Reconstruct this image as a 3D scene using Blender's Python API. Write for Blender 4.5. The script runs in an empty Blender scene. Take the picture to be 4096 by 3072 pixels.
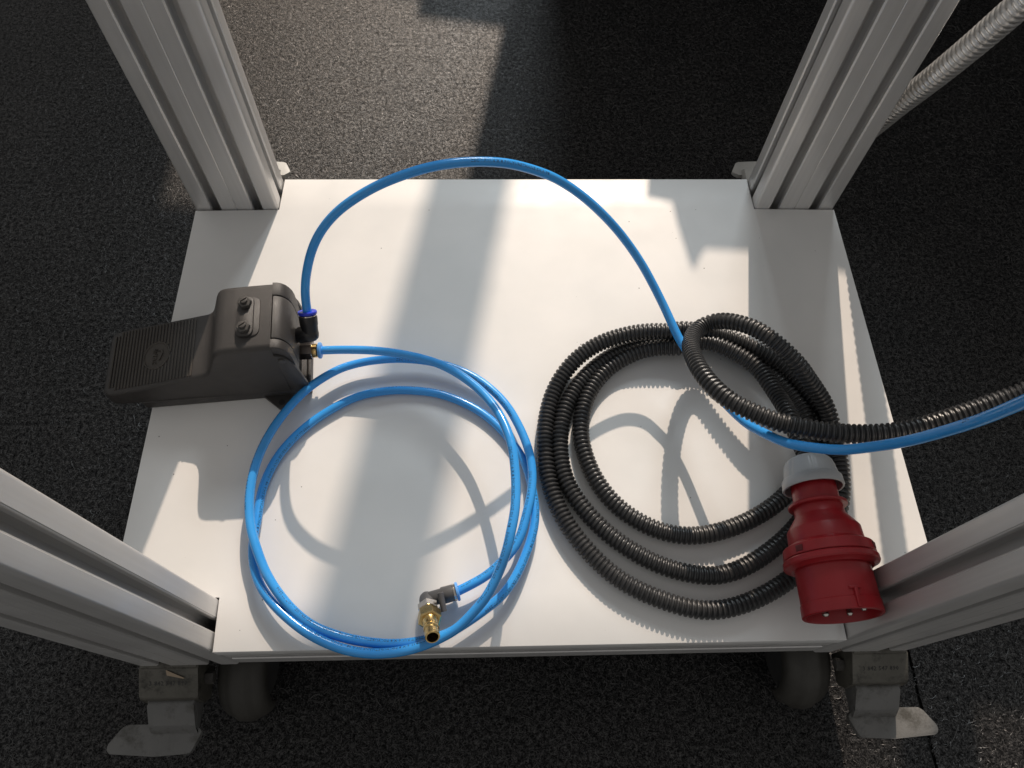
import bpy, bmesh, math, random
import numpy as np
from mathutils import Matrix, Vector

# ---------------------------------------------------------------- camera, light, exposure
U = 0.001                                   # all dimensions below are millimetres
scene = bpy.context.scene
cam_data = bpy.data.cameras.new("camera")
cam = bpy.data.objects.new("camera", cam_data)
scene.collection.objects.link(cam)
cam_data.sensor_width = 36.0
cam_data.lens = 2971.0 / 4096.0 * 36.0
cam_data.clip_start = 0.02
cam_data.clip_end = 100.0
CR = ((0.99947654, 0.00894362, -0.03109097), (-0.02214061, 0.88981343, -0.45578708), (0.02358878, 0.45623687, 0.88954567))
M4 = Matrix.Identity(4)
for i in range(3):
    for j in range(3):
        M4[i][j] = CR[i][j]
M4.translation = Vector((-0.0350845, -0.0864762, 0.6429356))
cam.matrix_world = M4
scene.camera = cam

SUN_EL, SUN_AZ = math.radians(34.5), math.radians(10.0)
TO_SUN = Vector((math.sin(SUN_AZ) * math.cos(SUN_EL), math.cos(SUN_AZ) * math.cos(SUN_EL), math.sin(SUN_EL)))
SUN_DIST = 40.0
ld = bpy.data.lights.new("window_sunlight", 'SPOT')
ld.energy = 69000.0
ld.color = (1.0, 0.82, 0.66)
ld.spot_size = math.radians(14)
ld.spot_blend = 0.2
ld.shadow_soft_size = SUN_DIST * math.tan(math.radians(0.265))
lo = bpy.data.objects.new("window_sunlight", ld)
scene.collection.objects.link(lo)
lo.location = Vector((0, 0.25, 0)) + TO_SUN * SUN_DIST
lo.rotation_euler = TO_SUN.to_track_quat('Z', 'Y').to_euler()

wd = bpy.data.lights.new("window_skylight", 'AREA')
wd.shape = 'DISK'
wd.size = 4.2
wd.energy = 860.0
wd.color = (0.86, 0.95, 1.0)
wo = bpy.data.objects.new("window_skylight", wd)
scene.collection.objects.link(wo)
wo.location = Vector((0, 0.25, 0)) + TO_SUN * 12.0
wo.rotation_euler = TO_SUN.to_track_quat('Z', 'Y').to_euler()

world = bpy.data.worlds.new("World")
scene.world = world
world.use_nodes = True
bg = world.node_tree.nodes["Background"]
bg.inputs[0].default_value = (1.0, 0.98, 0.955, 1)
bg.inputs[1].default_value = 0.28

scene.view_settings.view_transform = 'Standard'
scene.view_settings.look = 'None'
scene.view_settings.exposure = 0.08
scene.view_settings.gamma = 1.0
scene.view_settings.use_curve_mapping = False
scene.render.engine = 'CYCLES'
scene.cycles.use_denoising = True
scene.cycles.max_bounces = 6
scene.cycles.caustics_reflective = False

random.seed(7)
rng = np.random.default_rng(7)

# ---------------------------------------------------------------- materials
def mat(name, color, rough=0.5, metal=0.0, spec=0.5, **kw):
    m = bpy.data.materials.new(name)
    m.use_nodes = True
    b = m.node_tree.nodes["Principled BSDF"]
    b.inputs["Base Color"].default_value = (*color, 1)
    b.inputs["Roughness"].default_value = rough
    b.inputs["Metallic"].default_value = metal
    b.inputs["Specular IOR Level"].default_value = spec
    for k, v in kw.items():
        b.inputs[k.replace('_', ' ')].default_value = v
    return m

def nodes(m):
    nt = m.node_tree
    return nt, nt.nodes, nt.links, nt.nodes["Principled BSDF"]

def coords(nt, scale=(1, 1, 1)):
    tc = nt.nodes.new("ShaderNodeTexCoord")
    mp = nt.nodes.new("ShaderNodeMapping")
    mp.inputs["Scale"].default_value = scale
    nt.links.new(tc.outputs["Object"], mp.inputs["Vector"])
    return mp.outputs["Vector"]

def noise(nt, vec, scale, detail=3.0, rough=0.55):
    n = nt.nodes.new("ShaderNodeTexNoise")
    n.inputs["Scale"].default_value = scale
    n.inputs["Detail"].default_value = detail
    n.inputs["Roughness"].default_value = rough
    nt.links.new(vec, n.inputs["Vector"])
    return n.outputs["Fac"]

def ramp(nt, fac, stops):
    r = nt.nodes.new("ShaderNodeValToRGB")
    el = r.color_ramp.elements
    while len(el) < len(stops):
        el.new(0.5)
    for e, (p, c) in zip(el, stops):
        e.position = p
        e.color = (*c, 1) if len(c) == 3 else c
    nt.links.new(fac, r.inputs["Fac"])
    return r.outputs["Color"]

def mixc(nt, fac, a, b, mode='MIX'):
    n = nt.nodes.new("ShaderNodeMix")
    n.data_type = 'RGBA'
    n.blend_type = mode
    for sock, v in ((n.inputs["Factor"], fac), (n.inputs["A"], a), (n.inputs["B"], b)):
        pass
    def setin(idx, v):
        s = n.inputs[idx]
        if isinstance(v, (int, float)):
            s.default_value = v
        elif isinstance(v, tuple):
            s.default_value = (*v, 1) if len(v) == 3 else v
        else:
            nt.links.new(v, s)
    setin(0, fac); setin(6, a); setin(7, b)
    return n.outputs[2]

def bump(nt, height, strength, dist):
    b = nt.nodes.new("ShaderNodeBump")
    b.inputs["Strength"].default_value = strength
    b.inputs["Distance"].default_value = dist
    nt.links.new(height, b.inputs["Height"])
    bs = nt.nodes["Principled BSDF"]
    nt.links.new(b.outputs["Normal"], bs.inputs["Normal"])

MAT = {}
# white laminated shelf: faint mottling, dust specks, scuffs
m = MAT['shelf'] = mat('white_laminate', (0.74, 0.735, 0.72), 0.42, spec=0.4)
nt, nd, lk, bs = nodes(m)
v = coords(nt)
base = ramp(nt, noise(nt, v, 9, 5), [(0.3, (0.70, 0.70, 0.69)), (0.7, (0.78, 0.77, 0.755))])
vor = nt.nodes.new("ShaderNodeTexVoronoi"); vor.inputs["Scale"].default_value = 95
lk.new(v, vor.inputs["Vector"])
spk = ramp(nt, vor.outputs["Distance"], [(0.045, (1, 1, 1)), (0.075, (0, 0, 0))])
sel = ramp(nt, noise(nt, v, 60, 0), [(0.66, (0, 0, 0)), (0.67, (1, 1, 1))])
mask = mixc(nt, 1.0, spk, sel, 'MULTIPLY')
col = mixc(nt, mask, base, (0.13, 0.12, 0.11))
vs = coords(nt, (1, 6, 1))
scf = ramp(nt, noise(nt, vs, 16, 6, 0.7), [(0.70, (0, 0, 0)), (0.80, (0.35, 0.35, 0.35))])
col = mixc(nt, scf, col, (0.60, 0.58, 0.56))
lk.new(col, bs.inputs["Base Color"])
rg = ramp(nt, noise(nt, v, 22, 4), [(0.3, (0.34, 0.34, 0.34)), (0.7, (0.52, 0.52, 0.52))])
lk.new(rg, bs.inputs["Roughness"])
bump(nt, noise(nt, v, 650, 2), 0.06, 0.0004)

MAT['panel_edge'] = mat('grey_edge_band', (0.36, 0.36, 0.36), 0.5)

# anodised aluminium, brushed along the length, with dark scuffs
m = MAT['alu'] = mat('anodised_aluminium', (0.60, 0.595, 0.585), 0.38, metal=0.4)
nt, nd, lk, bs = nodes(m)
v = coords(nt, (1, 1, 0.02))
st = ramp(nt, noise(nt, v, 260, 3), [(0.3, (0.62, 0.612, 0.60)), (0.7, (0.67, 0.662, 0.65))])
v2 = coords(nt, (1, 1, 0.45))
sc = ramp(nt, noise(nt, v2, 42, 7, 0.75), [(0.685, (0, 0, 0)), (0.72, (1, 1, 1))])
gate = ramp(nt, noise(nt, coords(nt), 7, 2), [(0.52, (0, 0, 0)), (0.62, (0.8, 0.8, 0.8))])
sc = mixc(nt, 1.0, sc, gate, 'MULTIPLY')
lk.new(mixc(nt, sc, st, (0.10, 0.095, 0.09)), bs.inputs["Base Color"])
rg = ramp(nt, noise(nt, coords(nt), 30, 4), [(0.3, (0.32, 0.32, 0.32)), (0.7, (0.46, 0.46, 0.46))])
lk.new(rg, bs.inputs["Roughness"])

# black cast metal / grained plastic of the pedal
def grained(name, c0, c1, rough, bs_strength, scale=900, spec=0.5, dirt=None):
    m = mat(name, c0, rough, spec=spec)
    nt, nd, lk, bs = nodes(m)
    v = coords(nt)
    col = ramp(nt, noise(nt, v, 14, 6, 0.65), [(0.3, c0), (0.75, c1)])
    if dirt:
        d = ramp(nt, noise(nt, v, 48, 6, 0.7), [(0.50, (0, 0, 0)), (0.68, (1, 1, 1))])
        col = mixc(nt, d, col, dirt)
    lk.new(col, bs.inputs["Base Color"])
    rg = ramp(nt, noise(nt, v, 60, 4), [(0.3, (rough - .08,) * 3), (0.7, (rough + .1,) * 3)])
    lk.new(rg, bs.inputs["Roughness"])
    bump(nt, noise(nt, v, scale, 3), bs_strength, 0.0006)
    return m

MAT['pedal'] = grained('black_cast_metal', (0.033, 0.031, 0.030), (0.050, 0.046, 0.044), 0.45, 0.45, 2400, 0.5)
MAT['pedal_tread'] = grained('worn_black_tread', (0.028, 0.025, 0.023), (0.060, 0.051, 0.042), 0.5, 0.5, 900, 0.5)
MAT['black_plastic'] = mat('black_plastic', (0.012, 0.012, 0.014), 0.38)
MAT['dark_steel'] = grained('dark_steel', (0.05, 0.047, 0.044), (0.085, 0.08, 0.075), 0.35, 0.2, 700, 0.5)
MAT['conduit'] = grained('black_polyamide', (0.016, 0.0165, 0.0175), (0.042, 0.0425, 0.044), 0.36, 0.3, 1400, 0.6)
MAT['interior'] = mat('dark_interior', (0.006, 0.006, 0.006), 0.7)

m = MAT['blue_tube'] = mat('blue_polyurethane', (0.035, 0.27, 0.72), 0.17, spec=0.55)
nt, nd, lk, bs = nodes(m)
v = coords(nt)
lk.new(ramp(nt, noise(nt, v, 25, 4), [(0.3, (0.036, 0.30, 0.76)), (0.7, (0.050, 0.35, 0.83))]), bs.inputs["Base Color"])
rg = ramp(nt, noise(nt, v, 120, 4), [(0.35, (0.12,) * 3), (0.75, (0.30,) * 3)])
lk.new(rg, bs.inputs["Roughness"])
MAT['print'] = mat('black_print', (0.012, 0.014, 0.03), 0.5)
MAT['collar_dark'] = mat('dark_blue_collar', (0.02, 0.04, 0.52), 0.35)
MAT['collar_light'] = mat('light_blue_collar', (0.12, 0.36, 0.78), 0.4)
MAT['grey_fitting'] = grained('grey_fitting_plastic', (0.065, 0.065, 0.068), (0.10, 0.10, 0.102), 0.42, 0.1, 900)
MAT['brass'] = mat('brass', (0.72, 0.52, 0.22), 0.24, metal=1.0)
nt, nd, lk, bs = nodes(MAT['brass'])
lk.new(ramp(nt, noise(nt, coords(nt), 160, 5), [(0.3, (0.62, 0.43, 0.17)), (0.7, (0.78, 0.58, 0.27))]), bs.inputs["Base Color"])
MAT['nickel'] = mat('nickel', (0.62, 0.58, 0.54), 0.22, metal=1.0)
MAT['dark_nickel'] = mat('dark_nickel', (0.24, 0.215, 0.20), 0.28, metal=1.0)
MAT['red'] = grained('red_plastic', (0.27, 0.008, 0.013), (0.34, 0.012, 0.018), 0.36, 0.05, 500, 0.5, dirt=(0.23, 0.008, 0.012))
MAT['notch_shade'] = mat('notch_shade_red', (0.10, 0.004, 0.006), 0.5)  # darker red for the shade of the plug's ring notches
MAT['grey_cap'] = grained('grey_plastic', (0.40, 0.41, 0.42), (0.48, 0.49, 0.50), 0.38, 0.06, 600)
MAT['cast'] = grained('dirty_cast_aluminium', (0.075, 0.071, 0.06), (0.15, 0.142, 0.122), 0.5, 0.6, 420, 0.5, dirt=(0.022, 0.02, 0.016))
nt, nd, lk, bs = nodes(MAT['cast']); bs.inputs["Metallic"].default_value = 0.25
MAT['lever'] = grained('worn_grey_lever', (0.12, 0.12, 0.118), (0.17, 0.168, 0.162), 0.48, 0.4, 500, 0.5, dirt=(0.06, 0.057, 0.05))
MAT['pale_lever'] = grained('pale_grey_lever', (0.46, 0.46, 0.44), (0.56, 0.555, 0.53), 0.5, 0.3, 500, 0.5)
MAT['hood'] = grained('grey_castor_hood', (0.035, 0.033, 0.029), (0.06, 0.057, 0.05), 0.6, 0.15, 500, 0.4)
MAT['rubber'] = mat('castor_rubber', (0.03, 0.03, 0.03), 0.65)
MAT['tape'] = mat('tan_paper', (0.35, 0.27, 0.19), 0.7)
MAT['steel_flex'] = mat('galvanised_steel', (0.56, 0.55, 0.53), 0.28, metal=0.75)
nt, nd, lk, bs = nodes(MAT['steel_flex'])
lk.new(ramp(nt, noise(nt, coords(nt), 90, 5), [(0.3, (0.60, 0.59, 0.57)), (0.7, (0.80, 0.79, 0.77))]), bs.inputs["Base Color"])
MAT['wall'] = mat('wall_paint', (0.45, 0.45, 0.44), 0.8)
MAT['blocker'] = mat('blocker_grey', (0.10, 0.10, 0.105), 0.6)  # colour of the added sun blocker behind the trolley

# needle-felt carpet
m = MAT['carpet'] = mat('dark_felt_carpet', (0.02, 0.02, 0.02), 0.37, spec=0.3)
nt, nd, lk, bs = nodes(m)
v = coords(nt)
n1 = noise(nt, v, 520, 5, 0.7)
n2 = noise(nt, v, 190, 5, 0.75)
mm = nt.nodes.new("ShaderNodeMath"); mm.operation = 'ADD'
lk.new(n1, mm.inputs[0]); lk.new(n2, mm.inputs[1])
hf = nt.nodes.new("ShaderNodeMath"); hf.operation = 'MULTIPLY'; hf.inputs[1].default_value = 0.5
lk.new(mm.outputs[0], hf.inputs[0])
col = ramp(nt, hf.outputs[0], [(0.39, (0.002, 0.0021, 0.0024)), (0.50, (0.0095, 0.0096, 0.0103)), (0.61, (0.050, 0.049, 0.049))])
big = ramp(nt, noise(nt, v, 9, 5, 0.6), [(0.3, (0.7, 0.7, 0.7)), (0.7, (1.25, 1.2, 1.15))])
lk.new(mixc(nt, 1.0, col, big, 'MULTIPLY'), bs.inputs["Base Color"])
sp = ramp(nt, hf.outputs[0], [(0.39, (0.0,) * 3), (0.50, (0.24,) * 3), (0.61, (0.8,) * 3)])
lk.new(sp, bs.inputs["Specular IOR Level"])
bump(nt, hf.outputs[0], 0.5, 0.003)
MAT['fibre'] = mat('grey_carpet_fibre', (0.055, 0.053, 0.052), 0.4, spec=0.5)

# ---------------------------------------------------------------- mesh helpers (millimetres in, metres out)
def link(o, parent=None):
    scene.collection.objects.link(o)
    if parent is not None:
        o.parent = parent
        o.matrix_parent_inverse = Matrix.Translation(-(Vector(WORLD_LOC[parent.name])))
    return o

WORLD_LOC = {}

def mesh_obj(name, V, F, material, parent=None, smooth=35):
    me = bpy.data.meshes.new(name)
    V = np.asarray(V, dtype=float) * U
    me.from_pydata(V.tolist(), [], [list(map(int, f)) for f in F])
    me.validate()
    bm = bmesh.new(); bm.from_mesh(me)
    bmesh.ops.recalc_face_normals(bm, faces=bm.faces)
    bm.to_mesh(me); bm.free()
    if smooth:
        me.shade_smooth()
        me.set_sharp_from_angle(angle=math.radians(smooth))
    me.materials.append(MAT[material])
    o = bpy.data.objects.new(name, me)
    link(o, parent)
    WORLD_LOC[o.name] = (0, 0, 0)
    return o

def tag(o, label, cat, group=None):
    o['label'] = label
    o['category'] = cat
    if group:
        o['group'] = group
    return o

def thing(name, label, cat, loc, group=None):
    o = bpy.data.objects.new(name, None)
    o.empty_display_size = 0.03
    scene.collection.objects.link(o)
    o.location = Vector(loc) * U
    WORLD_LOC[o.name] = tuple(Vector(loc) * U)
    return tag(o, label, cat, group)

class MB:
    def __init__(s):
        s.V = []; s.F = []
    def add(s, V, F, M=None):
        n = len(s.V)
        for p in V:
            p = Vector(p)
            s.V.append(tuple(M @ p) if M is not None else tuple(p))
        s.F += [[i + n for i in f] for f in F]
        return s
    def build(s, name, material, parent=None, smooth=35):
        return mesh_obj(name, s.V, s.F, material, parent, smooth)

def box(x0, x1, y0, y1, z0, z1, r=0.0, seg=2):
    bm = bmesh.new()
    bmesh.ops.create_cube(bm, size=1.0)
    for v in bm.verts:
        v.co = Vector(((x0 + x1) / 2 + v.co.x * (x1 - x0), (y0 + y1) / 2 + v.co.y * (y1 - y0), (z0 + z1) / 2 + v.co.z * (z1 - z0)))
    if r:
        bmesh.ops.bevel(bm, geom=bm.edges[:], offset=r, segments=seg, profile=0.5, affect='EDGES')
    bm.verts.index_update()
    V = [tuple(v.co) for v in bm.verts]; F = [[v.index for v in f.verts] for f in bm.faces]
    bm.free()
    return V, F

def prism(poly, z0, z1, r=0.0, seg=2):
    """polygon in xy extruded in z, top and bottom outline bevelled"""
    bm = bmesh.new()
    a = [bm.verts.new((x, y, z0)) for x, y in poly]
    b = [bm.verts.new((x, y, z1)) for x, y in poly]
    n = len(poly)
    fa = bm.faces.new(a[::-1]); fb = bm.faces.new(b)
    for i in range(n):
        bm.faces.new((a[i], a[(i + 1) % n], b[(i + 1) % n], b[i]))
    if r:
        es = list(fa.edges) + list(fb.edges)
        bmesh.ops.bevel(bm, geom=es, offset=r, segments=seg, profile=0.5, affect='EDGES')
    bm.verts.index_update()
    V = [tuple(v.co) for v in bm.verts]; F = [[v.index for v in f.verts] for f in bm.faces]
    bm.free()
    return V, F

def round_poly(pts, radii, seg=5):
    out = []
    n = len(pts)
    for i in range(n):
        p0, p1, p2 = Vector(pts[i - 1]), Vector(pts[i]), Vector(pts[(i + 1) % n])
        r = radii[i] if isinstance(radii, (list, tuple)) else radii
        if r <= 0:
            out.append(tuple(p1)); continue
        d0 = (p0 - p1).normalized(); d2 = (p2 - p1).normalized()
        a = d0.angle(d2); t = min(r / math.tan(a / 2), (p0 - p1).length * .49, (p2 - p1).length * .49)
        A = p1 + d0 * t; B = p1 + d2 * t
        for k in range(seg + 1):
            f = k / seg
            out.append(tuple((1 - f) ** 2 * A + 2 * f * (1 - f) * p1 + f * f * B))
    return out

def frame_from(d, up=(0, 0, 1)):
    d = Vector(d).normalized(); up = Vector(up)
    if abs(d.dot(up)) > 0.98:
        up = Vector((0, 1, 0))
    x = up.cross(d).normalized(); y = d.cross(x)
    return x, y, d

def lathe(profile, A, d, n=40, up=(0, 0, 1), mod=None, caps=True):
    """profile: (axial, radius); revolved about the axis through A along d"""
    x, y, d = frame_from(d, up)
    A = Vector(A); V = []; F = []
    for (h, r) in profile:
        for k in range(n):
            t = 2 * math.pi * k / n
            rr = r * (mod(h, t) if mod else 1.0)
            V.append(tuple(A + d * h + (x * math.cos(t) + y * math.sin(t)) * rr))
    for i in range(len(profile) - 1):
        for k in range(n):
            k2 = (k + 1) % n
            F.append([i * n + k, i * n + k2, (i + 1) * n + k2, (i + 1) * n + k])
    if caps:
        F.append(list(range(n))[::-1])
        F.append([(len(profile) - 1) * n + k for k in range(n)])
    return V, F

def hexprism(A, d, af, h0, h1, ch=0.8, up=(0, 0, 1), turn=0.0):
    x, y, d = frame_from(d, up); A = Vector(A); V = []; F = []
    rc = af / math.sqrt(3)
    for (h, r) in ((h0, rc - ch), (h0 + ch * .6, rc), (h1 - ch * .6, rc), (h1, rc - ch)):
        for k in range(6):
            t = math.pi / 3 * k + turn
            V.append(tuple(A + d * h + (x * math.cos(t) + y * math.sin(t)) * r))
    for i in range(3):
        for k in range(6):
            F.append([i * 6 + k, i * 6 + (k + 1) % 6, (i + 1) * 6 + (k + 1) % 6, (i + 1) * 6 + k])
    F.append([5, 4, 3, 2, 1, 0]); F.append([18 + k for k in range(6)])
    return V, F

def spline(P, step):
    """Catmull-Rom (centripetal-ish) resampled at even steps"""
    P = np.asarray(P, float)
    Q = np.vstack([2 * P[0] - P[1], P, 2 * P[-1] - P[-2]])
    out = []
    for i in range(1, len(Q) - 2):
        p0, p1, p2, p3 = Q[i - 1:i + 3]
        t = np.linspace(0, 1, 24, endpoint=False)[:, None]
        d1 = max(np.linalg.norm(p2 - p1), 1e-6)
        m1 = (p2 - p0) / (np.linalg.norm(p2 - p1) + np.linalg.norm(p1 - p0)) * d1
        m2 = (p3 - p1) / (np.linalg.norm(p3 - p2) + np.linalg.norm(p2 - p1)) * d1
        out.append((2 * t**3 - 3 * t**2 + 1) * p1 + (t**3 - 2 * t**2 + t) * m1 + (-2 * t**3 + 3 * t**2) * p2 + (t**3 - t**2) * m2)
    C = np.vstack(out + [Q[-2][None]])
    # light smoothing of digitised points
    for _ in range(60):
        C[1:-1] = 0.25 * C[:-2] + 0.5 * C[1:-1] + 0.25 * C[2:]
    L = np.r_[0, np.cumsum(np.linalg.norm(np.diff(C, axis=0), axis=1))]
    n = max(2, int(round(L[-1] / step)) + 1)
    s = np.linspace(0, L[-1], n)
    return np.c_[[np.interp(s, L, C[:, k]) for k in range(3)]].T, s

def frames(C):
    T = np.gradient(C, axis=0); T /= np.linalg.norm(T, axis=1)[:, None]
    N = np.zeros_like(T)
    n = np.cross(T[0], (0, 0, 1.0)); n = np.cross(n, T[0])
    N[0] = n / np.linalg.norm(n)
    for i in range(1, len(C)):
        n = N[i - 1] - T[i] * np.dot(N[i - 1], T[i])
        N[i] = n / np.linalg.norm(n)
    return T, N, np.cross(T, N)

def sweep(C, rad, n, ang0=0.0):
    T, N, B = frames(C)
    t = np.linspace(0, 2 * np.pi, n, endpoint=False) + ang0
    rad = np.broadcast_to(rad, (len(C),))
    V = C[:, None, :] + rad[:, None, None] * (np.cos(t)[None, :, None] * N[:, None, :] + np.sin(t)[None, :, None] * B[:, None, :])
    m = len(C)
    i = np.arange(m - 1)[:, None] * n; k = np.arange(n)[None, :]; k2 = (k + 1) % n
    F = np.stack([i + k, i + k2, i + n + k2, i + n + k], -1).reshape(-1, 4)
    return V.reshape(-1, 3), F

def fast_mesh(name, V, F, material, parent=None, smooth=True, sharp=None):
    """quads from numpy, for the dense sweeps"""
    me = bpy.data.meshes.new(name)
    V = np.asarray(V, np.float32) * U; F = np.asarray(F, np.int32)
    me.vertices.add(len(V)); me.vertices.foreach_set('co', V.ravel())
    me.loops.add(F.size); me.loops.foreach_set('vertex_index', F.ravel())
    me.polygons.add(len(F)); me.polygons.foreach_set('loop_start', np.arange(0, F.size, F.shape[1], dtype=np.int32))
    me.update(calc_edges=True)
    if smooth:
        me.polygons.foreach_set('use_smooth', np.ones(len(F), bool))
    if sharp:
        me.set_sharp_from_angle(angle=math.radians(sharp))
    me.materials.append(MAT[material])
    o = bpy.data.objects.new(name, me)
    link(o, parent); WORLD_LOC[o.name] = (0, 0, 0)
    return o

def text_mesh(body, size, spacing=1.0, extrude=0.0, align='LEFT', res=1):
    cu = bpy.data.curves.new('lettering', 'FONT')
    cu.body = body; cu.size = size; cu.space_character = spacing; cu.extrude = extrude
    cu.resolution_u = res; cu.align_x = align; cu.align_y = 'CENTER'
    o = bpy.data.objects.new('lettering', cu)
    me = bpy.data.meshes.new_from_object(o)
    V = [tuple(v.co) for v in me.vertices]; F = [list(p.vertices) for p in me.polygons]
    bpy.data.objects.remove(o); bpy.data.curves.remove(cu); bpy.data.meshes.remove(me)
    return V, F

def wrap_text(C, s, r, body, start, angle_fn, size, flip=False):
    """letters laid along a tube, wrapped on its skin"""
    T, N, B = frames(C)
    V, F = text_mesh(body, size, 1.05)
    out = []
    for (x, y, z) in V:
        a = start + (x if not flip else -x)
        i = min(max(np.searchsorted(s, a), 1), len(s) - 1)
        f = (a - s[i - 1]) / (s[i] - s[i - 1])
        c = C[i - 1] * (1 - f) + C[i] * f; nn = N[i - 1] * (1 - f) + N[i] * f; bb = B[i - 1] * (1 - f) + B[i] * f; tt = T[i]
        upn = np.array((0, 0, 1.0)) - tt * tt[2]; upn /= max(np.linalg.norm(upn), 1e-6)
        side = np.cross(tt, upn)
        th = angle_fn - y / r
        out.append(tuple(c + (r + 0.06) * (math.cos(th) * upn + math.sin(th) * side)))
    return out, F

# ---------------------------------------------------------------- measured centre lines (mm)
ARCH=[(-198.6,281.1,70.0),(-199.0,289.2,79.0),(-197.9,295.8,89.0),(-193.9,302.1,104.0),(-185.2,309.6,126.0),(-173.8,316.4,144.0),(-159.3,323.2,158.0),(-141.4,328.5,170.0),(-122.3,333.6,179.0),(-101.7,337.7,186.0),(-81.6,342.3,189.5),(-59.8,347.6,189.0),(-37.7,352.7,185.0),(-17.1,356.3,179.0),(4.0,358.0,170.0),(23.7,358.5,159.0),(46.7,355.6,142.0),(68.2,348.5,124.0),(88.3,339.3,104.0),(106.0,324.7,86.0),(118.4,308.7,73.0),(129.9,288.3,62.0),(139.2,265.8,55.0),(143.3,257.1,53.0),(156.2,227.8,54.0),(168.2,197.0,60.0),(181.2,169.2,71.0),(188.1,158.0,79.0),(198.0,143.2,92.0),(208.2,132.8,104.0),(231.3,123.1,118.0),(241.9,118.4,132.0),(258.3,110.0,165.0),(270.2,104.1,200.0),(275.2,99.7,228.0),(275.1,94.2,262.0),(271.8,88.1,300.0)]
COIL=[(-193.1,263.8,32.0),(-172.0,264.1,32.5),(-143.6,262.8,33.0),(-115.1,257.9,34.0),(-86.5,248.5,36.0),(-65.1,234.5,41.0),(-44.4,214.7,46.0),(-31.1,195.2,52.0),(-22.2,175.5,57.0),(-16.2,154.5,60.0),(-14.1,135.5,60.0),(-13.6,115.7,60.0),(-15.0,96.5,60.0),(-19.1,77.2,58.0),(-22.3,65.1,54.0),(-28.3,50.7,46.0),(-37.9,34.0,38.0),(-49.7,21.8,31.0),(-61.6,11.7,25.0),(-75.8,4.7,20.5),(-91.0,-0.9,18.5),(-108.4,-4.6,17.5),(-131.7,-5.5,17.0),(-155.3,-1.1,17.0),(-179.6,9.4,17.0),(-198.9,22.5,16.0),(-216.7,38.3,14.0),(-228.8,54.4,12.5),(-236.0,73.3,11.0),(-238.5,92.7,9.5),(-237.9,108.8,8.0),(-238.1,134.8,6.0),(-232.1,159.3,5.0),(-221.1,180.0,4.5),(-202.6,201.1,4.3),(-180.3,218.0,4.3),(-159.9,228.9,4.3),(-138.7,233.8,4.3),(-117.2,235.2,4.3),(-88.3,232.2,4.3),(-66.6,224.7,4.3),(-45.1,212.6,4.3),(-28.1,197.6,4.3),(-15.7,182.0,4.5),(-6.3,166.7,5.0),(-0.6,151.5,6.0),(2.8,133.9,7.0),(4.7,114.2,9.0),(2.7,95.4,10.0),(-3.8,75.9,11.0),(-13.1,55.8,12.0),(-24.6,39.9,13.0),(-38.1,28.9,13.0),(-56.2,16.9,13.0),(-71.6,8.6,13.0),(-85.8,5.0,12.0),(-109.4,2.0,12.0),(-133.0,3.6,12.0),(-156.8,8.5,13.0),(-180.9,17.7,15.0),(-202.2,35.0,18.0),(-219.9,57.4,20.0),(-231.0,79.4,21.0),(-238.5,98.4,21.0),(-242.4,117.9,21.0),(-243.4,136.6,21.0),(-241.8,156.6,20.0),(-236.6,179.0,18.0),(-226.4,203.0,16.0),(-207.5,230.5,15.0),(-181.4,251.6,14.0),(-160.7,260.2,13.0),(-139.3,263.8,13.0),(-117.7,265.3,12.0),(-88.6,261.9,11.0),(-59.4,251.2,11.0),(-37.7,236.4,11.0),(-19.4,215.7,12.0),(-7.3,191.9,13.0),(0.3,168.9,14.0),(3.0,148.1,15.0),(1.5,126.6,16.0),(-3.8,105.8,17.0),(-8.6,89.6,17.0),(-15.2,77.3,16.0),(-25.4,66.4,15.0),(-37.9,55.7,14.0),(-50.2,48.6,14.0),(-63.6,42.4,13.0)]
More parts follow.
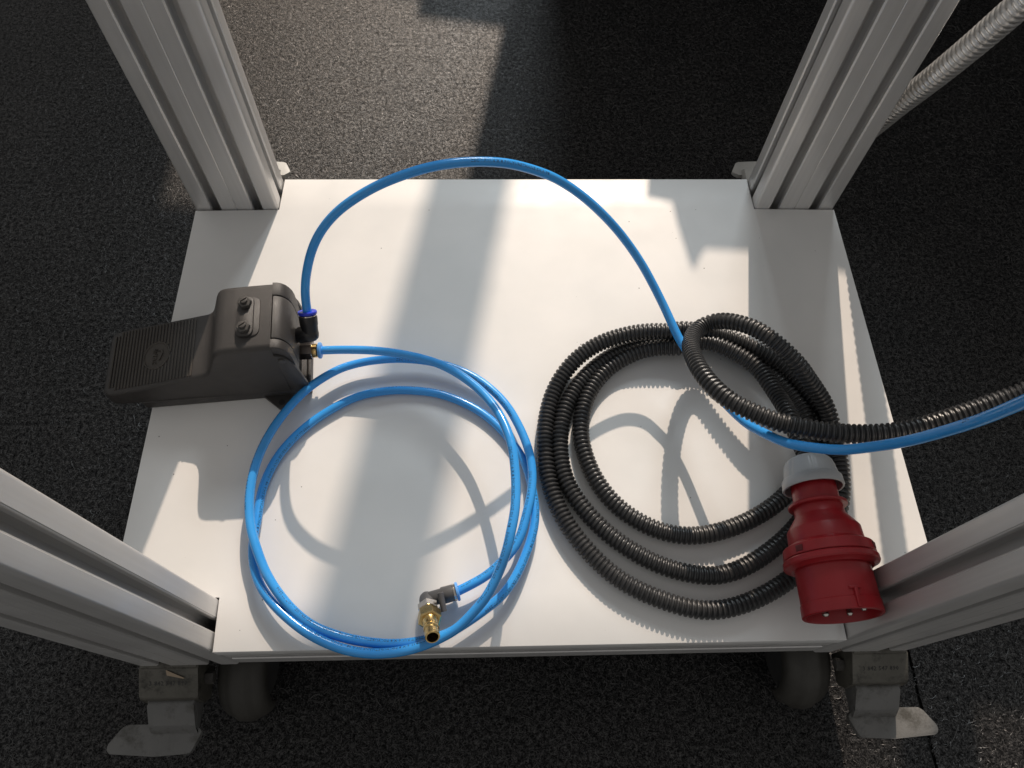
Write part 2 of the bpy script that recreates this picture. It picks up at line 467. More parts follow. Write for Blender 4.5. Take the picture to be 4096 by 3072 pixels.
HOSE=[(232.0,123.6,61.0),(234.0,139.6,60.0),(233.1,155.2,56.0),(233.6,171.6,49.0),(233.7,189.2,43.0),(232.8,206.8,34.0),(230.1,222.5,28.0),(224.9,239.8,24.0),(217.0,250.9,24.0),(203.9,261.6,24.0),(190.7,270.8,23.0),(178.1,276.1,21.0),(157.6,276.9,19.0),(153.3,272.8,17.0),(135.9,274.7,14.0),(113.1,271.6,12.0),(82.6,255.9,9.0),(60.5,228.8,8.3),(51.3,199.8,8.3),(50.4,176.3,8.3),(58.8,144.6,8.3),(77.4,116.1,8.3),(106.2,95.7,8.3),(135.9,88.0,8.3),(167.1,91.6,8.3),(199.9,103.7,8.3),(228.2,121.4,8.3),(248.2,142.0,8.3),(260.8,166.8,8.3),(266.2,187.8,8.3),(265.4,202.8,8.5),(260.1,215.7,8.5),(251.2,231.1,8.5),(241.2,246.7,8.5),(228.3,259.3,8.5),(214.9,269.7,8.5),(201.1,278.7,8.3),(181.6,285.3,8.3),(159.6,288.4,8.3),(135.6,281.9,8.3),(107.6,278.2,8.3),(83.7,267.9,8.3),(57.1,245.1,8.3),(39.4,218.0,8.3),(31.4,190.6,8.3),(29.7,162.9,8.3),(35.2,136.1,8.3),(52.1,108.0,8.3),(74.7,84.8,8.3),(103.0,66.2,8.3),(131.7,55.9,8.3),(161.3,53.4,8.3),(193.2,64.8,8.3),(228.1,88.6,8.3),(251.8,113.5,8.3),(269.5,141.7,8.3),(278.6,168.9,8.3),(284.5,197.0,9.0),(280.4,207.2,10.0),(271.1,222.5,12.0),(260.8,239.2,14.0),(248.0,253.9,16.0),(231.0,265.4,19.0),(211.7,275.2,22.0),(192.2,282.3,24.0),(174.5,286.5,25.0),(152.8,289.0,25.0),(141.9,286.5,25.0),(123.7,286.9,25.0),(101.0,284.3,24.0),(71.1,274.5,22.0),(45.8,257.0,17.0),(27.0,230.3,11.0),(18.2,200.1,8.5),(15.9,172.2,8.3),(18.6,136.3,8.3),(31.3,102.0,8.3),(49.8,75.1,8.3),(71.9,53.0,8.3),(99.9,37.1,8.3),(137.5,25.0,8.3),(167.0,26.4,8.3),(198.3,37.3,8.3),(225.1,52.4,8.3),(251.7,73.9,8.3),(271.7,100.3,9.0),(281.1,125.2,11.0),(284.6,152.8,14.0),(282.3,182.5,20.0),(276.6,200.4,29.0),(267.4,211.8,38.0),(256.8,220.4,48.0),(246.3,228.8,58.0),(235.0,239.3,64.0),(222.2,251.5,67.0),(211.0,263.6,65.0),(199.9,272.8,60.0),(188.8,280.5,53.0),(177.2,284.5,44.0),(165.2,279.1,42.0),(154.5,264.3,50.0),(148.0,245.9,63.0),(145.5,225.5,77.0),(147.1,205.5,88.0),(153.5,188.9,94.0),(163.8,174.6,98.0),(178.3,164.3,100.0),(192.8,155.9,102.0),(207.5,150.0,104.0),(222.3,145.4,106.0),(237.1,141.7,108.0),(256.7,139.4,110.0),(273.1,138.1,114.0),(289.6,138.5,118.0),(314.7,143.0,125.0),(339.2,148.8,133.0),(368.9,155.0,150.0),(389.2,157.4,175.0)]
SILVER=[(380.2,517.9,62.5),(380.5,506.3,91.2),(380.9,494.8,119.9),(381.2,483.2,145.7),(381.5,471.7,172.1),(381.8,460.2,199.9),(382.1,448.6,229.4),(382.4,437.1,260.3),(382.8,425.5,292.0)]

W, D, PA, PB = 707.1, 503.8, 90.0, 43.3     # shelf width and depth, post section
FLOOR, RAILB = -200.0, -78.0

# ---------------------------------------------------------------- the setting
def struct(o):
    o['kind'] = 'structure'
    return o

floor = struct(mesh_obj('floor', *box(-3000, 3000, -2500, 3600, FLOOR - 40, FLOOR - 5), 'interior', smooth=0))
def ragged(x0, x1, side, n=260, amp=0.7):
    ys = np.linspace(-2500, 3600, n)
    gap = lambda y: 1.4 * min(1.0, max(0.0, (130 - y) / 80)) + 0.03
    e = [(SEAM - side * (gap(y) + abs(rng.normal(0, amp)) * min(1.0, gap(y))), y) for x, y in ((x1 if side > 0 else x0, y) for y in ys)]
    return [(x0, -2500)] + e[1:-1] + [(x0, 3600)] if side > 0 else [(x1, 3600)] + e[1:-1][::-1] + [(x1, -2500)]
SEAM = 418.0
for x0, x1, sd in ((-3000, SEAM - 1.6, 1), (SEAM + 1.2, 3000, -1)):
    V, F = prism(ragged(x0, x1, sd), FLOOR - 5, FLOOR)
    mesh_obj('carpet_sheet', V, F, 'carpet', floor, smooth=0)

# loose curly fibres standing out of the felt
NF, SEG = 85000, 5
fx = rng.uniform(-900, 960, NF); fy = rng.uniform(-160, 1130, NF)
keep = ~((np.abs(fx) < 330) & (fy > 40) & (fy < 470))
fx, fy = fx[keep], fy[keep]; n = len(fx)
ang = rng.uniform(0, 2 * np.pi, n); curl = rng.normal(0, 0.95, n); ln = rng.gamma(3, 1.9, n) + 2.5
hgt = rng.uniform(0.3, 1.8, n)
k = np.arange(SEG + 1)
a = ang[:, None] + curl[:, None] * k[None, :] * 0.75
st = ln[:, None] / SEG
px = fx[:, None] + np.cumsum(np.cos(a) * st, 1); py = fy[:, None] + np.cumsum(np.sin(a) * st, 1)
pz = FLOOR + 0.05 + hgt[:, None] * np.sin(np.pi * k[None, :] / SEG) ** 0.8
wv = np.where(rng.random(n) < 0.1, 0.30, 0.15)[:, None]
nx, ny = -np.sin(a) * wv, np.cos(a) * wv
P0 = np.stack([px - nx, py - ny, pz], -1); P1 = np.stack([px + nx, py + ny, pz + 0.15], -1)
V = np.stack([P0, P1], 2).reshape(-1, 3)
base = (np.arange(n) * (SEG + 1) * 2)[:, None] + (np.arange(SEG) * 2)[None, :]
F = np.stack([base, base + 1, base + 3, base + 2], -1).reshape(-1, 4)
fib = fast_mesh('carpet_fibres', V, F, 'fibre')
fib['kind'] = 'stuff'
tag(fib, 'loose curly grey fibres standing out of the dark felt carpet', 'carpet fibres')

# window mullion, with unseen blockers added to cut the sunlight into the patches
NV = Vector((math.sin(SUN_AZ), math.cos(SUN_AZ), 0)); MV = Vector((math.cos(SUN_AZ), -math.sin(SUN_AZ), 0))
LAMP = (Vector((0, 0.25, 0)) + TO_SUN * SUN_DIST) / U
def back(s, t, dist):
    """where the ray from the shelf-plane point (s across, t towards the sun) crosses the upright plane at dist"""
    p = MV * s + NV * t
    k = (dist - t) / (LAMP.dot(NV) - t)
    q = p + (LAMP - p) * k
    return q.dot(MV), q.z
def upright(name, outline, dist, thick, material, parent=None):
    poly = [back(s, t, dist) if t is not None else (back(s, 0, dist)[0], FLOOR) for s, t in outline]
    V, F = prism(poly, 0, thick)
    V = [tuple(MV * x + NV * (dist + z) + Vector((0, 0, y))) for x, y, z in V]
    return mesh_obj(name, V, F, material, parent, smooth=0)
WALL, BLOCKER = 2700, 1330
wall = struct(upright('sun_mask_wall', [(-2500, -900), (-795, -900), (-795, None), (-2500, None)], WALL, 90, 'wall'))  # added unseen blocker left of the sun opening
upright('sun_mask_pier', [(-740, -900), (-602, -900), (-602, 745), (-690, 1240), (-700, 1340), (-700, None), (-740, None)], WALL, 90, 'wall', wall)  # added blocker, edge slanted to bound the sun patch on the floor
for t0, t1 in ((-900, 960), (1010, 1018), (1066, None)):
    upright('sun_mask_infill', [(-850, t0), (-690, t0), (-690, t1), (-850, t1)], WALL + 92, 60, 'wall', wall)  # added blockers that leave two small sun spots
upright('sun_mask_head', [(-660, -900), (-424, -900), (-424, 740), (-630, 740)], WALL, 90, 'wall', wall)  # added blocker that keeps sun off the left floor
upright('window_mullion', [(-190, -900), (-97, -900), (-97, None), (-190, None)], WALL, 60, 'wall', wall)
upright('sun_mask_sill', [(-720, 1330), (-334, 1330), (-330, 1287), (-178, 1287), (-178, None), (-720, None)], WALL, 120, 'wall', wall)  # added blocker, stepped to end the sun patch at the back
eq = struct(upright('stepped_sun_blocker', [(-150, 575), (58, 560), (59, 494), (88, 492), (95, 462), (111, 411), (116, 403), (121, 420), (127, 433),
    (173, 438), (258, 430), (290, 424), (292, 660),
    (389, 660), (389, -400), (470, -400), (470, 330), (900, 330), (900, -600), (2200, -600), (2200, None), (-150, None)], BLOCKER, 60, 'blocker'))  # unseen blocker added for its shade, top outline shaped to the stepped shadow

# ---------------------------------------------------------------- the trolley
trolley = thing('equipment_trolley', 'wheeled trolley frame of grey aluminium profile with white lower shelf', 'trolley', (0, D / 2, FLOOR))

def slot(p):
    return [(p - 6.4, 0), (p - 5.9, 0.5), (p - 5.5, 0.5), (p - 5.0, 1.1), (p - 5, 4.6), (p - 10, 4.6), (p - 10, 8), (p - 5, 14), (p + 5, 14), (p + 10, 8),
            (p + 10, 4.6), (p + 5, 4.6), (p + 5, 1.1), (p + 5.5, 0.5), (p + 5.9, 0.5), (p + 6.4, 0)]
def section(w, h, sw, sh, r=3.0, mid=True):
    """T-slot profile outline, counter-clockwise from the origin corner"""
    def side(length, slots):
        pts = []
        for p in slots:
            pts += slot(p)
        if mid and length > 80:
            pts += [(length / 2 - .7, 0), (length / 2, .7), (length / 2 + .7, 0)]
        pts.sort(key=lambda q: 0) if False else None
        return pts
    def ordered(length, slots):
        pts = []
        ev = [('s', p) for p in slots] + ([('m', length / 2)] if mid and length > 80 else [])
        for kind, p in sorted(ev, key=lambda e: e[1]):
            pts += slot(p) if kind == 's' else [(p - .7, 0), (p, .7), (p + .7, 0)]
        return pts
    def arc(cx, cy, a0):
        return [(cx + r * math.cos(a0 + math.pi / 2 * k / 5), cy + r * math.sin(a0 + math.pi / 2 * k / 5)) for k in range(6)]
    out = []
    out += arc(r, r, math.pi) + [(x, y) for x, y in ordered(w, sw)]
    out += arc(w - r, r, 1.5 * math.pi) + [(w - y, x) for x, y in ordered(h, sh)]
    out += arc(w - r, h - r, 0) + [(w - x, h - y) for x, y in ordered(w, sw)]
    out += arc(r, h - r, math.pi / 2) + [(y, h - x) for x, y in ordered(h, sh)]
    return out
sec = section(PA, PB, (22.5, 67.5), (PB / 2,))
hw = W / 2
for sx in (-W / 2, W / 2 - PA):
    for sy in (0, D - PB):
        V, F = prism([(x + sx, y + sy) for x, y in sec], RAILB, 1050)
        o = mesh_obj('post', V, F, 'alu', trolley, smooth=28)

g = 1.2   # panel notched round the posts
hw = W / 2
outline = [(-hw + PA + g, 0), (hw - PA - g, 0), (hw - PA - g, PB + g), (hw, PB + g), (hw, D - PB - g), (hw - PA - g, D - PB - g), (hw - PA - g, D),
           (-hw + PA + g, D), (-hw + PA + g, D - PB - g), (-hw, D - PB - g), (-hw, PB + g), (-hw + PA + g, PB + g)]
V, F = prism(outline, -18, 0, 0.7, 2)
shelf = mesh_obj('shelf_panel', V, F, 'shelf', trolley, smooth=30)
shelf['label'] = 'white laminate shelf panel notched round the four posts'

def rail(axis, a0, a1, off, out_dir):
    """profile bar under the shelf with one T-slot in its outer face"""
    h0, h1 = RAILB, -18.6
    mid = (h0 + h1) / 2
    prof = [(0, h0), (0, mid - 6), (.8, mid - 5.4), (.8, mid - 5), (4.6, mid - 5), (4.6, mid - 10), (8, mid - 10), (14, mid - 5), (14, mid + 5), (8, mid + 10), (4.6, mid + 10),
            (4.6, mid + 5), (.8, mid + 5), (.8, mid + 5.4), (0, mid + 6), (0, mid + 13), (.5, mid + 13.6), (0, mid + 14.2), (0, h1), (40, h1), (40, h0)]
    prof = [(y, z) for y, z in prof]
    V, F = prism(prof, a0, a1)
    res = []
    for (d, z, a) in V:
        if axis == 'x':
            res.append((a, off + out_dir * d, z))
        else:
            res.append((off + out_dir * d, a, z))
    return mesh_obj('rail', res, F, 'alu', trolley, smooth=28)
rail('x', -hw + PA + .3, hw - PA - .3, 1.5, 1)
rail('x', -hw + PA + .3, hw - PA - .3, D - 1.5, -1)
rail('y', PB + .3, D - PB - .3, -hw + 1.5, 1)
rail('y', PB + .3, D - PB - .3, hw - 1.5, -1)

def castor(sx, sy):
    """levelling castor under a post: cast bracket, lever with T foot plate, hooded wheel. sx, sy = which corner"""
    front = sy < 0
    def tr(p):
        x, y, z = p
        X = sx * (x)                       # built for the right-hand side
        Y = -y if front else D + y         # y measured outwards from the trolley
        return (X, Y, z)
    def put(V, F):
        return [tr(p) for p in V], F
    b = MB()
    b.add(*put(*box(302, 353.2, -44, 2, -100, RAILB - .4, 1.5)))
    # sloping cover plate with a rounded nose
    prof = round_poly([(-4, -80), (3, -80), (27, -92), (29, -112), (24, -126), (-4, -126)], [0, 3, 5, 4, 2, 0], 4)
    V, F = prism(prof, 301, 353.6, 1.2)
    b.add(*put([(z, x, y) for x, y, z in V], F))
    c = b.build('castor', 'cast', trolley, smooth=40)
    c['label'] = 'cast metal castor bracket with hooded wheel and lever'
    if front:
        V, F = text_mesh('3 842 547 890', 5.6, 1.05, 0.12, 'CENTER')
        sl = math.atan2(12, 24)
        cx = 327.5
        T = Matrix.Translation((sx * cx, -14.5, -85.6)) @ Matrix.Rotation(sl, 4, 'X')
        mesh_obj('lettering', [tuple(T @ Vector(p)) for p in V], F, 'rubber', c, smooth=0)
    # lever: neck then T plate
    ext, zo = (0, 0) if front else (60, 14)
    lv = MB()
    prof = round_poly([(20, -104), (30, -99), (48 + ext, -112 + zo), (54 + ext, -121 + zo), (54 + ext, -127 + zo), (20, -127)], [0, 4, 4, 2, 0, 0], 3)
    V, F = prism(prof, 307, 349, 2.0)
    lv.add(*put([(z, x, y) for x, y, z in V], F))
    tp = round_poly([(303, 52.5 + ext), (311, 46 + ext), (375, 46 + ext), (389, 64 + ext), (386, 70 + ext), (345, 73 + ext), (312, 71 + ext)], [4, 3, 9, 4, 3, 30, 5], 5)
    V, F = prism(tp, -127.5, -121.5, 1.1, 2)
    V = [(x - (0 if front else 9), y, z + zo - (y - 46 - ext) * 0.10) for x, y, z in V]
    lv.add(*put(V, F))
    mesh_obj('brake_lever', lv.V, lv.F, 'lever' if front else 'pale_lever', c, smooth=40)
    # wheel and its hood on the inner side
    V, F = lathe([(0, 10), (0, 30), (3, 36), (8, 38), (24, 38), (29, 36), (32, 30), (32, 10)], (258, -12, FLOOR + 38.5), (1, 0, 0), 36)
    mesh_obj('wheel', *put(V, F), 'rubber', c, smooth=40)
    hb = MB(); V = []; F = []; nu, nvv = 20, 14
    for i in range(nu + 1):
        th = -0.35 + (math.pi + 0.35) * i / nu            # along the travel of the fender
        for j in range(nvv + 1):
            q = -1 + 2 * j / nvv
            w_ = math.sqrt(max(0.0, 1 - abs(q) ** 2.6))
            rr = 30 + 14 * w_ + (2.2 if abs(q) < 0.3 else 0.0)
            V.append((273 + 24 * q, -8 + rr * 1.12 * math.cos(th), FLOOR + 46 + rr * 1.12 * math.sin(th)))
    for i in range(nu):
        for j in range(nvv):
            a_ = i * (nvv + 1) + j
            F.append([a_, a_ + 1, a_ + nvv + 2, a_ + nvv + 1])
    ho = mesh_obj('wheel_hood', *put(V, F), 'hood', c, smooth=60)
    md = ho.modifiers.new('thick', 'SOLIDIFY'); md.thickness = 0.0025
    mesh_obj('bolt', *put(*hexprism((299, 8, -104), (-1, 0, 0), 10, -2, 6)), 'dark_steel', c, smooth=30)
    return c
cl = castor(-1, -1)
castor(1, -1); castor(-1, 1); castor(1, 1)
T = Matrix.Translation((-322, -8, -81.3)) @ Matrix.Rotation(math.atan2(12, 24), 4, 'X') @ Matrix.Rotation(-0.25, 4, 'Z')
V, F = prism([(-8, 3), (-6, -1.5), (9, -1.0), (10, -.2)], 0, .25)
mesh_obj('paper_scrap', [tuple(T @ Vector(p)) for p in V], F, 'tape', cl, smooth=0)

# ---------------------------------------------------------------- foot pedal valve
ped = thing('foot_pedal_valve', 'black cast foot pedal valve with ribbed tread overhanging the shelf edge', 'foot pedal', (-303.2, 262.5, 0))
PM = Matrix.Translation((-303.2, 262.5, 0)) @ Matrix.Rotation(math.radians(4.9), 4, 'Z')
def pput(V, F):
    return [tuple(PM @ Vector(p)) for p in V], F
def loft(stations, r=5.0, nseg=4):
    """stations: (u, z_top, z_bot, v_front, v_rear, taper); rounded top edges"""
    V = []; F = []; ring = None
    for (u, zt, zb, vf, vr, tp) in stations:
        rr = min(r, (zt - zb) * .45, (vr - vf) * .3)
        pts = [(vf, zb)]
        for k in range(nseg + 1):
            t = math.pi - math.pi / 2 * k / nseg
            pts.append((vf + tp + rr + rr * math.cos(t), zt - rr + rr * math.sin(t)))
        for k in range(nseg + 1):
            t = math.pi / 2 - math.pi / 2 * k / nseg
            pts.append((vr - tp - rr + rr * math.cos(t), zt - rr + rr * math.sin(t)))
        pts.append((vr, zb))
        ring = len(pts)
        V += [(u, v, z) for v, z in pts]
    for i in range(len(stations) - 1):
        for k in range(ring):
            F.append([i * ring + k, i * ring + (k + 1) % ring, (i + 1) * ring + (k + 1) % ring, (i + 1) * ring + k])
    F.append(list(range(ring))[::-1]); F.append([(len(stations) - 1) * ring + k for k in range(ring)])
    return V, F
def plate_z(u):
    return 29.5 + (u + 78) * 0.204
stt = [(-89, 20, 13, -25, 24, 0), (-88, 24, 11.5, -30, 29, .2), (-85.5, 27.2, 11, -33.2, 32, .4), (-82, 28.4, 11, -35, 33.8, .6), (-76, 29.9, 11, -36, 34.6, .8)]
stt += [(u, plate_z(u), 11, -36, 34.8, .8) for u in (-60, -40, -20, -6)]
stt += [(2, 46.0, 11, -36.2, 34.9, .9), (7, 46.9, 11, -36.3, 35, 1), (11, 48.6, 11, -36.4, 35.1, 1.1), (14, 51.4, 11, -36.4, 35.2, 1.3), (17, 56.0, 11, -36.5, 35.4, 1.5), (20, 62.4, 11, -36.6, 35.5, 1.7),
        (23, 69.4, 11, -36.7, 35.6, 1.9), (26, 76.2, 11, -36.8, 35.8, 2), (28.5, 80.8, 11, -36.9, 36, 2.1), (31, 83.8, 11, -37, 36, 2.2), (34, 85.6, 11, -37, 36, 2.3), (38, 86.5, 11, -37, 36, 2.3),
        (48, 87, 11, -37, 36, 2.3), (66, 87.5, 11, -37, 36, 2.3), (78.6, 87.6, 11, -37, 36, 2.3)]
cover = mesh_obj('pedal_cover', *pput(*loft(stt)), 'pedal', ped, smooth=38)
def lug(v0, v1, u0=78.4):
    prof = [(u0, 87.6), (82, 87.3), (85.6, 85.6), (88.6, 82.6), (90.8, 78.5), (92.2, 73), (92.8, 66), (92.8, 42), (u0, 42)]
    V, F = prism(prof, v0, v1, 0.7, 2)
    return [(x, z, y) for x, y, z in V], F
mesh_obj('hinge_lug', *pput(*lug(-34.5, -25.4)), 'pedal', cover, smooth=45)
mesh_obj('hinge_lug', *pput(*lug(20.0, 33.6)), 'pedal', cover, smooth=45)
mesh_obj('hinge_cover', *pput(*lug(-24.5, 19.1, 79.5)), 'pedal', ped, smooth=45)
# ribbed tread with a gap for the oval badge
tr_ = MB()
ue, ve, ru, rv = -38.3, -3.0, 12.2, 13.6
for k in range(26):
    u = -81.5 + k * 3.14
    z = plate_z(u)
    half0, half1 = (-31.5, 30.0) if k > 1 else (-28, 26.5)
    spans = [(half0, half1)]
    du = (u - ue) / (ru + 1.2)
    if abs(du) < 1:
        h_ = (rv + 1.2) * math.sqrt(1 - du * du)
        spans = [(half0, ve - h_), (ve + h_, half1)]
    for (a_, b_) in spans:
        V, F = box(u - 0.85, u + 0.85, a_, b_, z - 1, z + 0.95, 0.4, 2)
        tr_.add(V, F)
mesh_obj('tread_ribs', *pput(tr_.V, tr_.F), 'pedal_tread', cover, smooth=40)
# oval badge: raised rim, lettering
BMx = PM @ Matrix.Translation((ue, ve, plate_z(ue) + .1)) @ Matrix.Rotation(-math.atan(0.204), 4, 'Y')
V = []; F = []; nb = 48
prof = [(1.10, -.5), (1.08, .7), (1.03, 1.0), (.98, .7), (.95, .05)]
for (f_, h_) in prof:
    for k in range(nb):
        t = 2 * math.pi * k / nb
        V.append((ru * f_ * math.cos(t), rv * f_ * math.sin(t), h_))
for i in range(len(prof) - 1):
    for k in range(nb):
        F.append([i * nb + k, i * nb + (k + 1) % nb, (i + 1) * nb + (k + 1) % nb, (i + 1) * nb + k])
F.append([(len(prof) - 1) * nb + k for k in range(nb)])
badge = mesh_obj('badge', [tuple(BMx @ Vector(p)) for p in V], F, 'pedal_tread', cover, smooth=40)
lt = MB()
V, F = text_mesh('AirTAC', 5.6, 0.95, 0.45, 'CENTER', 2)
TM = BMx @ Matrix.Translation((-1.6, -0.5, .4)) @ Matrix.Rotation(-math.pi / 2, 4, 'Z')
lt.add(V, F, TM)
sw = [(-5.6, 1.2), (-4.4, 6.2), (-1.6, 6.6), (4.6, 4.0), (5.4, 5.2), (-2.0, 8.2), (-5.6, 7.4)]
V, F = prism(sw, -.3, .6)
lt.add(V, F, TM)
mesh_obj('lettering', lt.V, lt.F, 'pedal_tread', cover, smooth=0)
# base tray, cheeks, ears
V, F = box(-58, 93, -37.5, 36.5, 0.2, 11.6, 1.6)
mesh_obj('base', *pput(V, F), 'pedal', ped, smooth=40)
for v0, v1 in ((-37.0, -33.2), (32.2, 36.0)):
    V, F = prism([(78.8, 2), (96.6, 2), (97.4, 8), (93, 52), (90, 66), (86, 73), (78.8, 77)], v0, v1, .8)
    mesh_obj('cheek', *pput([(x, z, y) for x, y, z in V], F), 'pedal', ped, smooth=40)
V, F = box(93.2, 97, -34, 33, 1, 12, 1.4)
mesh_obj('end_sill', *pput(V, F), 'pedal', ped, smooth=40)
mesh_obj('valve_body', *pput(*box(58, 88, -33, 32, 8, 64, 1.5)), 'interior', ped, smooth=40)
for sgn in (1,):
    V, F = prism(round_poly([(50, -36), (66.5, -51.5), (71, -51), (82, -36)], [0, 3, 3, 0]), .2, 4.6, .7)
    ear = mesh_obj('mounting_ear', *pput(V, F), 'pedal', ped, smooth=40)
    mesh_obj('bolt_hole_shade', *pput(*lathe([(0, 2.7), (.5, 2.9)], (68.6, -45.2, 4.4), (0, 0, 1), 18)), 'interior', ear)  # near-black disc painted for the shade of a hole, none is cut
# clamp plate with two nuts and slotted screws
mesh_obj('raised_pad', *pput(*prism(round_poly([(51, -22), (69, -22), (69, 18.5), (51, 18.5)], 8, 6), 87, 88.7, .6)), 'pedal', cover, smooth=45)
cp = mesh_obj('clamp_plate', *pput(*prism(round_poly([(49.5, -22.5), (64, -22.5), (64, 18), (49.5, 18)], 6.5, 6), 88, 91, .6)), 'pedal', ped, smooth=45)
for v in (10.3, -14.8):
    nut = mesh_obj('nut', *pput(*hexprism((56.8, v, 91), (0, 0, 1), 10.2, 0, 4.2, .9, turn=.2)), 'dark_steel', ped, smooth=25)
    sc = MB()
    for s_ in (-1, 1):
        pts = [(3.1 * math.cos(t), 3.1 * math.sin(t)) for t in np.linspace(0.16, math.pi - 0.16, 9)]
        V, F = prism([(x, y) for x, y in pts], 3, 6.6, .3)
        Mx = Matrix.Translation((56.8, v, 91)) @ Matrix.Rotation(0.6 + (math.pi if s_ < 0 else 0), 4, 'Z')
        sc.add(V, F, Mx)
    sc.add(*lathe([(2, 3.1), (5.0, 3.1)], (56.8, v, 91), (0, 0, 1), 18))
    mesh_obj('screw', *pput(sc.V, sc.F), 'dark_steel', nut, smooth=30)
mesh_obj('hinge_pin', *pput(*lathe([(-3, 3.1), (1.2, 3.1), (1.7, 2.5)], (84.2, -37.2, 69), (0, -1, 0), 22)), 'dark_steel', ped, smooth=35)

# straight fitting (lower port)
d0 = (Vector(COIL[1]) - Vector(COIL[0])).normalized(); a0 = Vector(COIL[0])
hx = mesh_obj('straight_fitting', *hexprism(a0 - d0 * 22, d0, 14.2, 0, 15, .7, turn=.35), 'dark_nickel', ped, smooth=25)
mesh_obj('ring', *lathe([(14, 6.4), (15.2, 6.6), (19, 6.6), (19.6, 6.0)], a0 - d0 * 22, d0, 32), 'brass', hx)
mesh_obj('release_collar', *lathe([(20.2, 6.2), (20.6, 7.6), (22.4, 7.8), (23.0, 7.2), (23.4, 5.6), (23.4, 4.2)], a0 - d0 * 22, d0, 32), 'collar_light', hx)
# elbow fitting (upper port)
d1 = (Vector(ARCH[1]) - Vector(ARCH[0])).normalized(); a1 = Vector(ARCH[0])
kn = a1 - d1 * 21
eb = MB()
eb.add(*lathe([(-3, 4), (-2, 7.0), (4, 7.6), (9, 7.7), (10, 8.1), (17.2, 8.3), (18.3, 7.8)], kn, d1, 32))
eb.add(*lathe([(-7.6, 2), (-6.6, 5.0), (-4, 7.0), (0, 7.7), (10, 7.6), (11, 6.6), (26, 6.6)], kn + d1 * 1.5, (-1, -0.08, -0.12), 32))
ebo = mesh_obj('elbow_fitting', eb.V, eb.F, 'black_plastic', ped, smooth=45)
mesh_obj('ring', *lathe([(18, 7.2), (18.4, 7.6), (19.2, 7.6), (19.5, 7)], kn, d1, 32), 'nickel', ebo)
mesh_obj('release_collar', *lathe([(19.6, 6.6), (20.2, 8.4), (22.2, 8.6), (22.8, 8.2), (23.0, 6.5), (22.6, 4.2)], kn, d1, 32), 'collar_dark', ebo)

# ---------------------------------------------------------------- blue air tube arching over the shelf
C, s = spline(ARCH, 2.0)
V, F = sweep(C, 4.0, 20)
arch = thing('air_tube', 'blue air tube arching from the pedal elbow over the shelf and out at the right', 'air tube', (-198.6, 281.1, 0))
fast_mesh('tube', V, F, 'blue_tube', arch)
for st_, ang_ in ((230, 0.5), (560, -0.4), (800, 0.3)):
    V, F = wrap_text(C, s, 4.0, 'ZEC T.P.U. 6 X 8 POLYURETHANE SH.A 98', st_, ang_, 3.6)
    mesh_obj('lettering', V, F, 'print', arch, smooth=0)

# ---------------------------------------------------------------- coiled blue air hose with brass plug
C, s = spline(COIL, 2.0)
V, F = sweep(C, 4.0, 20)
coil = thing('coiled_air_hose', 'coil of blue air hose ending in an elbow and brass nipple', 'air hose', (-110, 120, 0))
fast_mesh('tube', V, F, 'blue_tube', coil)
LEGEND = 'ZEC T.P.U. 6 X 8 POLYURETHANE SH.A 98 - FOOD AND BEVERAGE - LOT 77.2500'
for st_, ang_ in ((235, 0.6), (420, 0.8), (610, 0.9), (810, -0.75), (1000, -0.5), (1190, 0.6), (1400, -0.8), (1620, 0.75), (1815, 0.6)):
    if st_ + 130 < s[-1]:
        V, F = wrap_text(C, s, 4.0, LEGEND, st_, ang_, 3.6)
        mesh_obj('lettering', V, F, 'print', coil, smooth=0)
TIP = (-79.7, -0.2, 45.0)
# elbow at the end
e1 = Vector(COIL[-1]); dt = (e1 - Vector(COIL[-2])).normalized()
corner = Vector((-88, 36.4, 12.5)); tip = Vector(TIP); ax = (tip - corner).normalized()
din = (corner - e1).normalized()
eb = MB()
eb.add(*lathe([(2.2, 5.5), (2.6, 6.9), (12, 7.0), (13, 6.2), (24, 6.0), (27, 4)], e1, din, 32))
eb.add(*lathe([(-6.5, 2), (-5.5, 4.5), (-3, 5.9), (0, 6.4), (9, 6.4)], corner, ax, 32))
elb = mesh_obj('elbow_fitting', eb.V, eb.F, 'grey_fitting', coil, smooth=50)
mesh_obj('ring', *lathe([(.6, 6.8), (.8, 7.2), (2.4, 7.2), (2.6, 6.6)], e1, din, 32), 'nickel', elb)
mesh_obj('release_collar', *lathe([(-2.2, 4.2), (-2.0, 7.2), (-1.4, 7.8), (.1, 7.8), (.4, 6.6)], e1, din, 32), 'collar_light', elb)
side = din.cross(ax).normalized()
ey = e1 + din * 13 + ax * 8.4 + Vector((0, 0, 5))
V, F = lathe([(-9, 2.4), (6, 2.6), (6.3, 2.2), (6.3, 1.2), (2, 1.2)], ey - ax * 1, (ax * .9 + Vector((0, 0, -.75))) * -1, 20, caps=False)
mesh_obj('eyelet', V, F, 'grey_fitting', elb, smooth=40)
np_ = mesh_obj('nipple', *hexprism(corner, ax, 17, 17, 27, 1.3, turn=.15), 'brass', coil, smooth=25)
mesh_obj('hexagon_nut', *hexprism(corner, ax, 15.4, 8.5, 15.6, .9, turn=.5), 'nickel', coil, smooth=25)
mesh_obj('thread', *lathe([(15.4, 6.2), (15.8, 6.8), (16.2, 6.2), (16.6, 6.8), (17, 6.2)], corner, ax, 30), 'nickel', coil, smooth=60)
mesh_obj('stem', *lathe([(26.6, 6.9), (28, 6.3), (34, 6.0), (34.3, 5.6), (35, 5.6), (35.3, 6.2), (37.4, 6.2), (37.8, 5.5), (39.6, 5.2), (40, 5.9), (46, 5.9), (46.6, 5.5), (46.6, 4.6), (40, 4.5), (30, 4.4)], corner, ax, 36),
         'brass', np_, smooth=30)
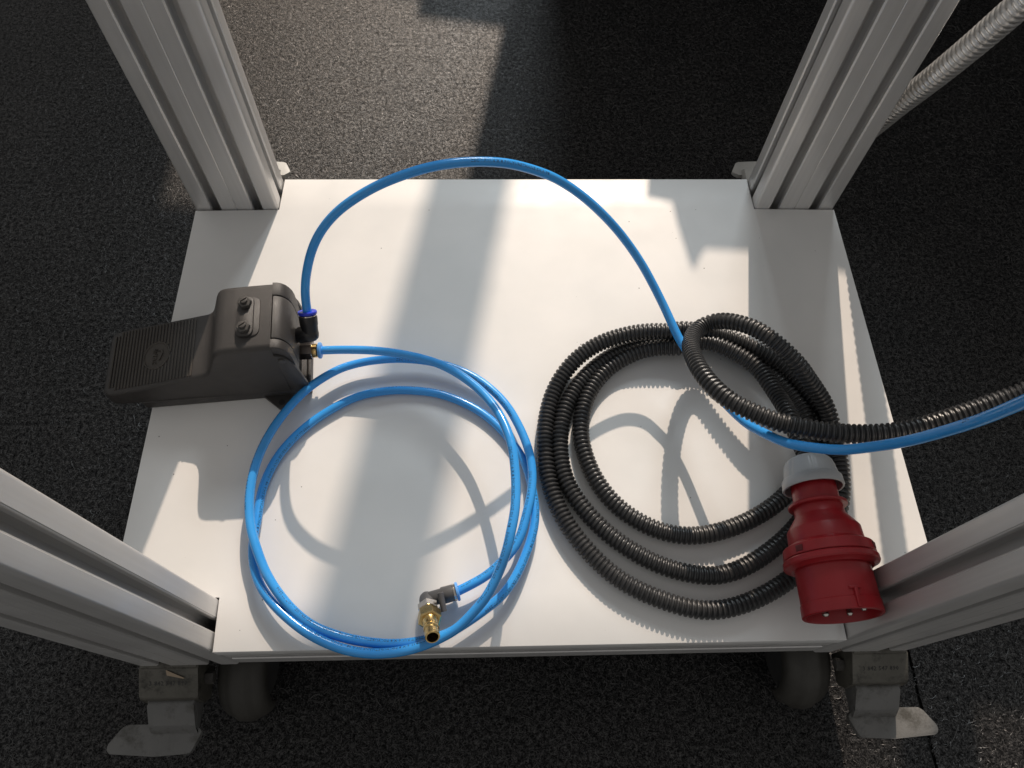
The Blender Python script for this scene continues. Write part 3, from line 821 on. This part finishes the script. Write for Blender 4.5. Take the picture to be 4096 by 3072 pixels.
mesh_obj('bore_shade', *lathe([(30.2, 4.35), (30.4, 4.35)], corner, ax, 24), 'interior', np_)  # near-black disc paints the darkness at the bottom of the bore

# ---------------------------------------------------------------- black corrugated cable with red plug
cab = thing('power_cable', 'coiled black corrugated cable conduit with a red industrial plug', 'power cable', (140, 150, 0))
PITCH, SUB = 4.25, 7
C, s = spline(HOSE, PITCH / SUB)
ph = (s / PITCH) % 1.0
prf = np.interp(ph, [0, .06, .16, .50, .60, .66, 1.0], [6.3, 7.5, 8.0, 8.0, 7.5, 6.3, 6.2])
V, F = sweep(C, prf, 22)
fast_mesh('corrugated_conduit', V, F, 'conduit', cab, True, 40)

PA_ = Vector((233.4, 138.1, 60)); PB_ = Vector((233.5, 10.8, 64)); pax = (PB_ - PA_).normalized()
def scallop(h, t):
    if 4 < h < 17.5:
        return 1.0 - 0.055 * max(0.0, math.cos(t * 7)) ** 14
    return 1.0
capV, capF = lathe([(-1, 9.5), (-.6, 13), (.6, 15.6), (2.6, 18.0), (5, 19.6), (9, 20.7), (17.6, 22.2), (18.2, 23.4), (19, 24.0), (26, 24.6), (26.8, 24.2), (26.8, 22.8), (20, 22.4)], PA_, pax, 112, mod=scallop, caps=False)
mesh_obj('gland_cap', capV, capF, 'grey_cap', cab, smooth=40)['label'] = 'grey screw cap at the cable end of the plug'
plug = mesh_obj('plug_body', *lathe([(16, 17.5), (27, 17.8), (39.6, 18.2), (40, 18.6), (40.4, 22.6), (41, 23.2), (42.6, 23.2), (43.2, 22.6), (43.6, 19.2), (50, 19.6), (51, 20.0), (61.5, 27.6), (62.6, 28.2), (73.5, 28.9), (74.5, 30.4), (76.4, 33.6),
     (77, 34.2), (84.6, 35.0), (85.2, 34.6), (85.6, 33.6)], PA_, pax, 64), 'red', cab, smooth=28)
plug['label'] = 'red plastic plug body'
mesh_obj('locking_ring', *lathe([(85.4, 33.4), (86.0, 35.2), (87.0, 36.0), (90.4, 36.2), (91.6, 35.6), (93, 32.5), (94.0, 31.2)], PA_, pax, 64), 'red', cab, smooth=28)
mesh_obj('plug_barrel', *lathe([(93, 28.2), (96, 28.4), (120, 29.0), (120.6, 29.6), (129.2, 30.0), (129.8, 29.5), (129.8, 27.4), (129, 27.0), (104, 26.2), (104, .2)], PA_, pax, 64, caps=False), 'red', cab, smooth=28)
x_, y_, z_ = frame_from(pax)
if y_.z < 0: x_, y_ = -x_, -y_
FM = Matrix(((x_.x, y_.x, z_.x, PA_.x), (x_.y, y_.y, z_.y, PA_.y), (x_.z, y_.z, z_.z, PA_.z), (0, 0, 0, 1)))
key = MB()
key.add(*box(-1.3, 1.3, 27.5, 31.2, 115, 129, .4), FM)
key.add(*box(-4.4, 4.4, 27.5, 30.2, 113.4, 115.4, .4), FM)
mesh_obj('key_rib', key.V, key.F, 'red', cab, smooth=30)
for ang_ in (40, 150):
    t = math.radians(ang_)
    Rz = FM @ Matrix.Rotation(t - math.pi / 2, 4, 'Z')
    nb_ = MB(); nb_.add(*box(-3.2, 3.2, 33.6, 35.1, 78.6, 83.4, .3), Rz)
    mesh_obj('painted_ring_notch', nb_.V, nb_.F, 'notch_shade', plug, smooth=30)  # recess shade painted as a darker block, nothing is cut in
for k in range(5):
    t = math.radians(90 + 72 * k + 8)
    r_ = 3.0 if k == 2 else 2.5
    c_ = PA_ + x_ * 15.5 * math.cos(t) + y_ * 15.5 * math.sin(t)
    mesh_obj('contact_pin', *lathe([(103, r_), (125.5, r_), (127, r_ * .55)], c_, pax, 18), 'nickel', cab, smooth=30)

# ---------------------------------------------------------------- silver flexible conduit at the back right
C, s = spline(SILVER, 0.9)
ph = (s / 6.2) % 1.0
prf = 10.0 + 1.9 * np.interp(ph, [0, .25, .5, .8, .9, 1.0], [0.25, .85, 1.0, .7, 0, .25])
V, F = sweep(C, prf, 28)
flex = fast_mesh('metal_flexible_conduit', V, F, 'steel_flex', None)
tag(flex, 'silver spiral metal conduit rising behind the back right post', 'metal conduit')
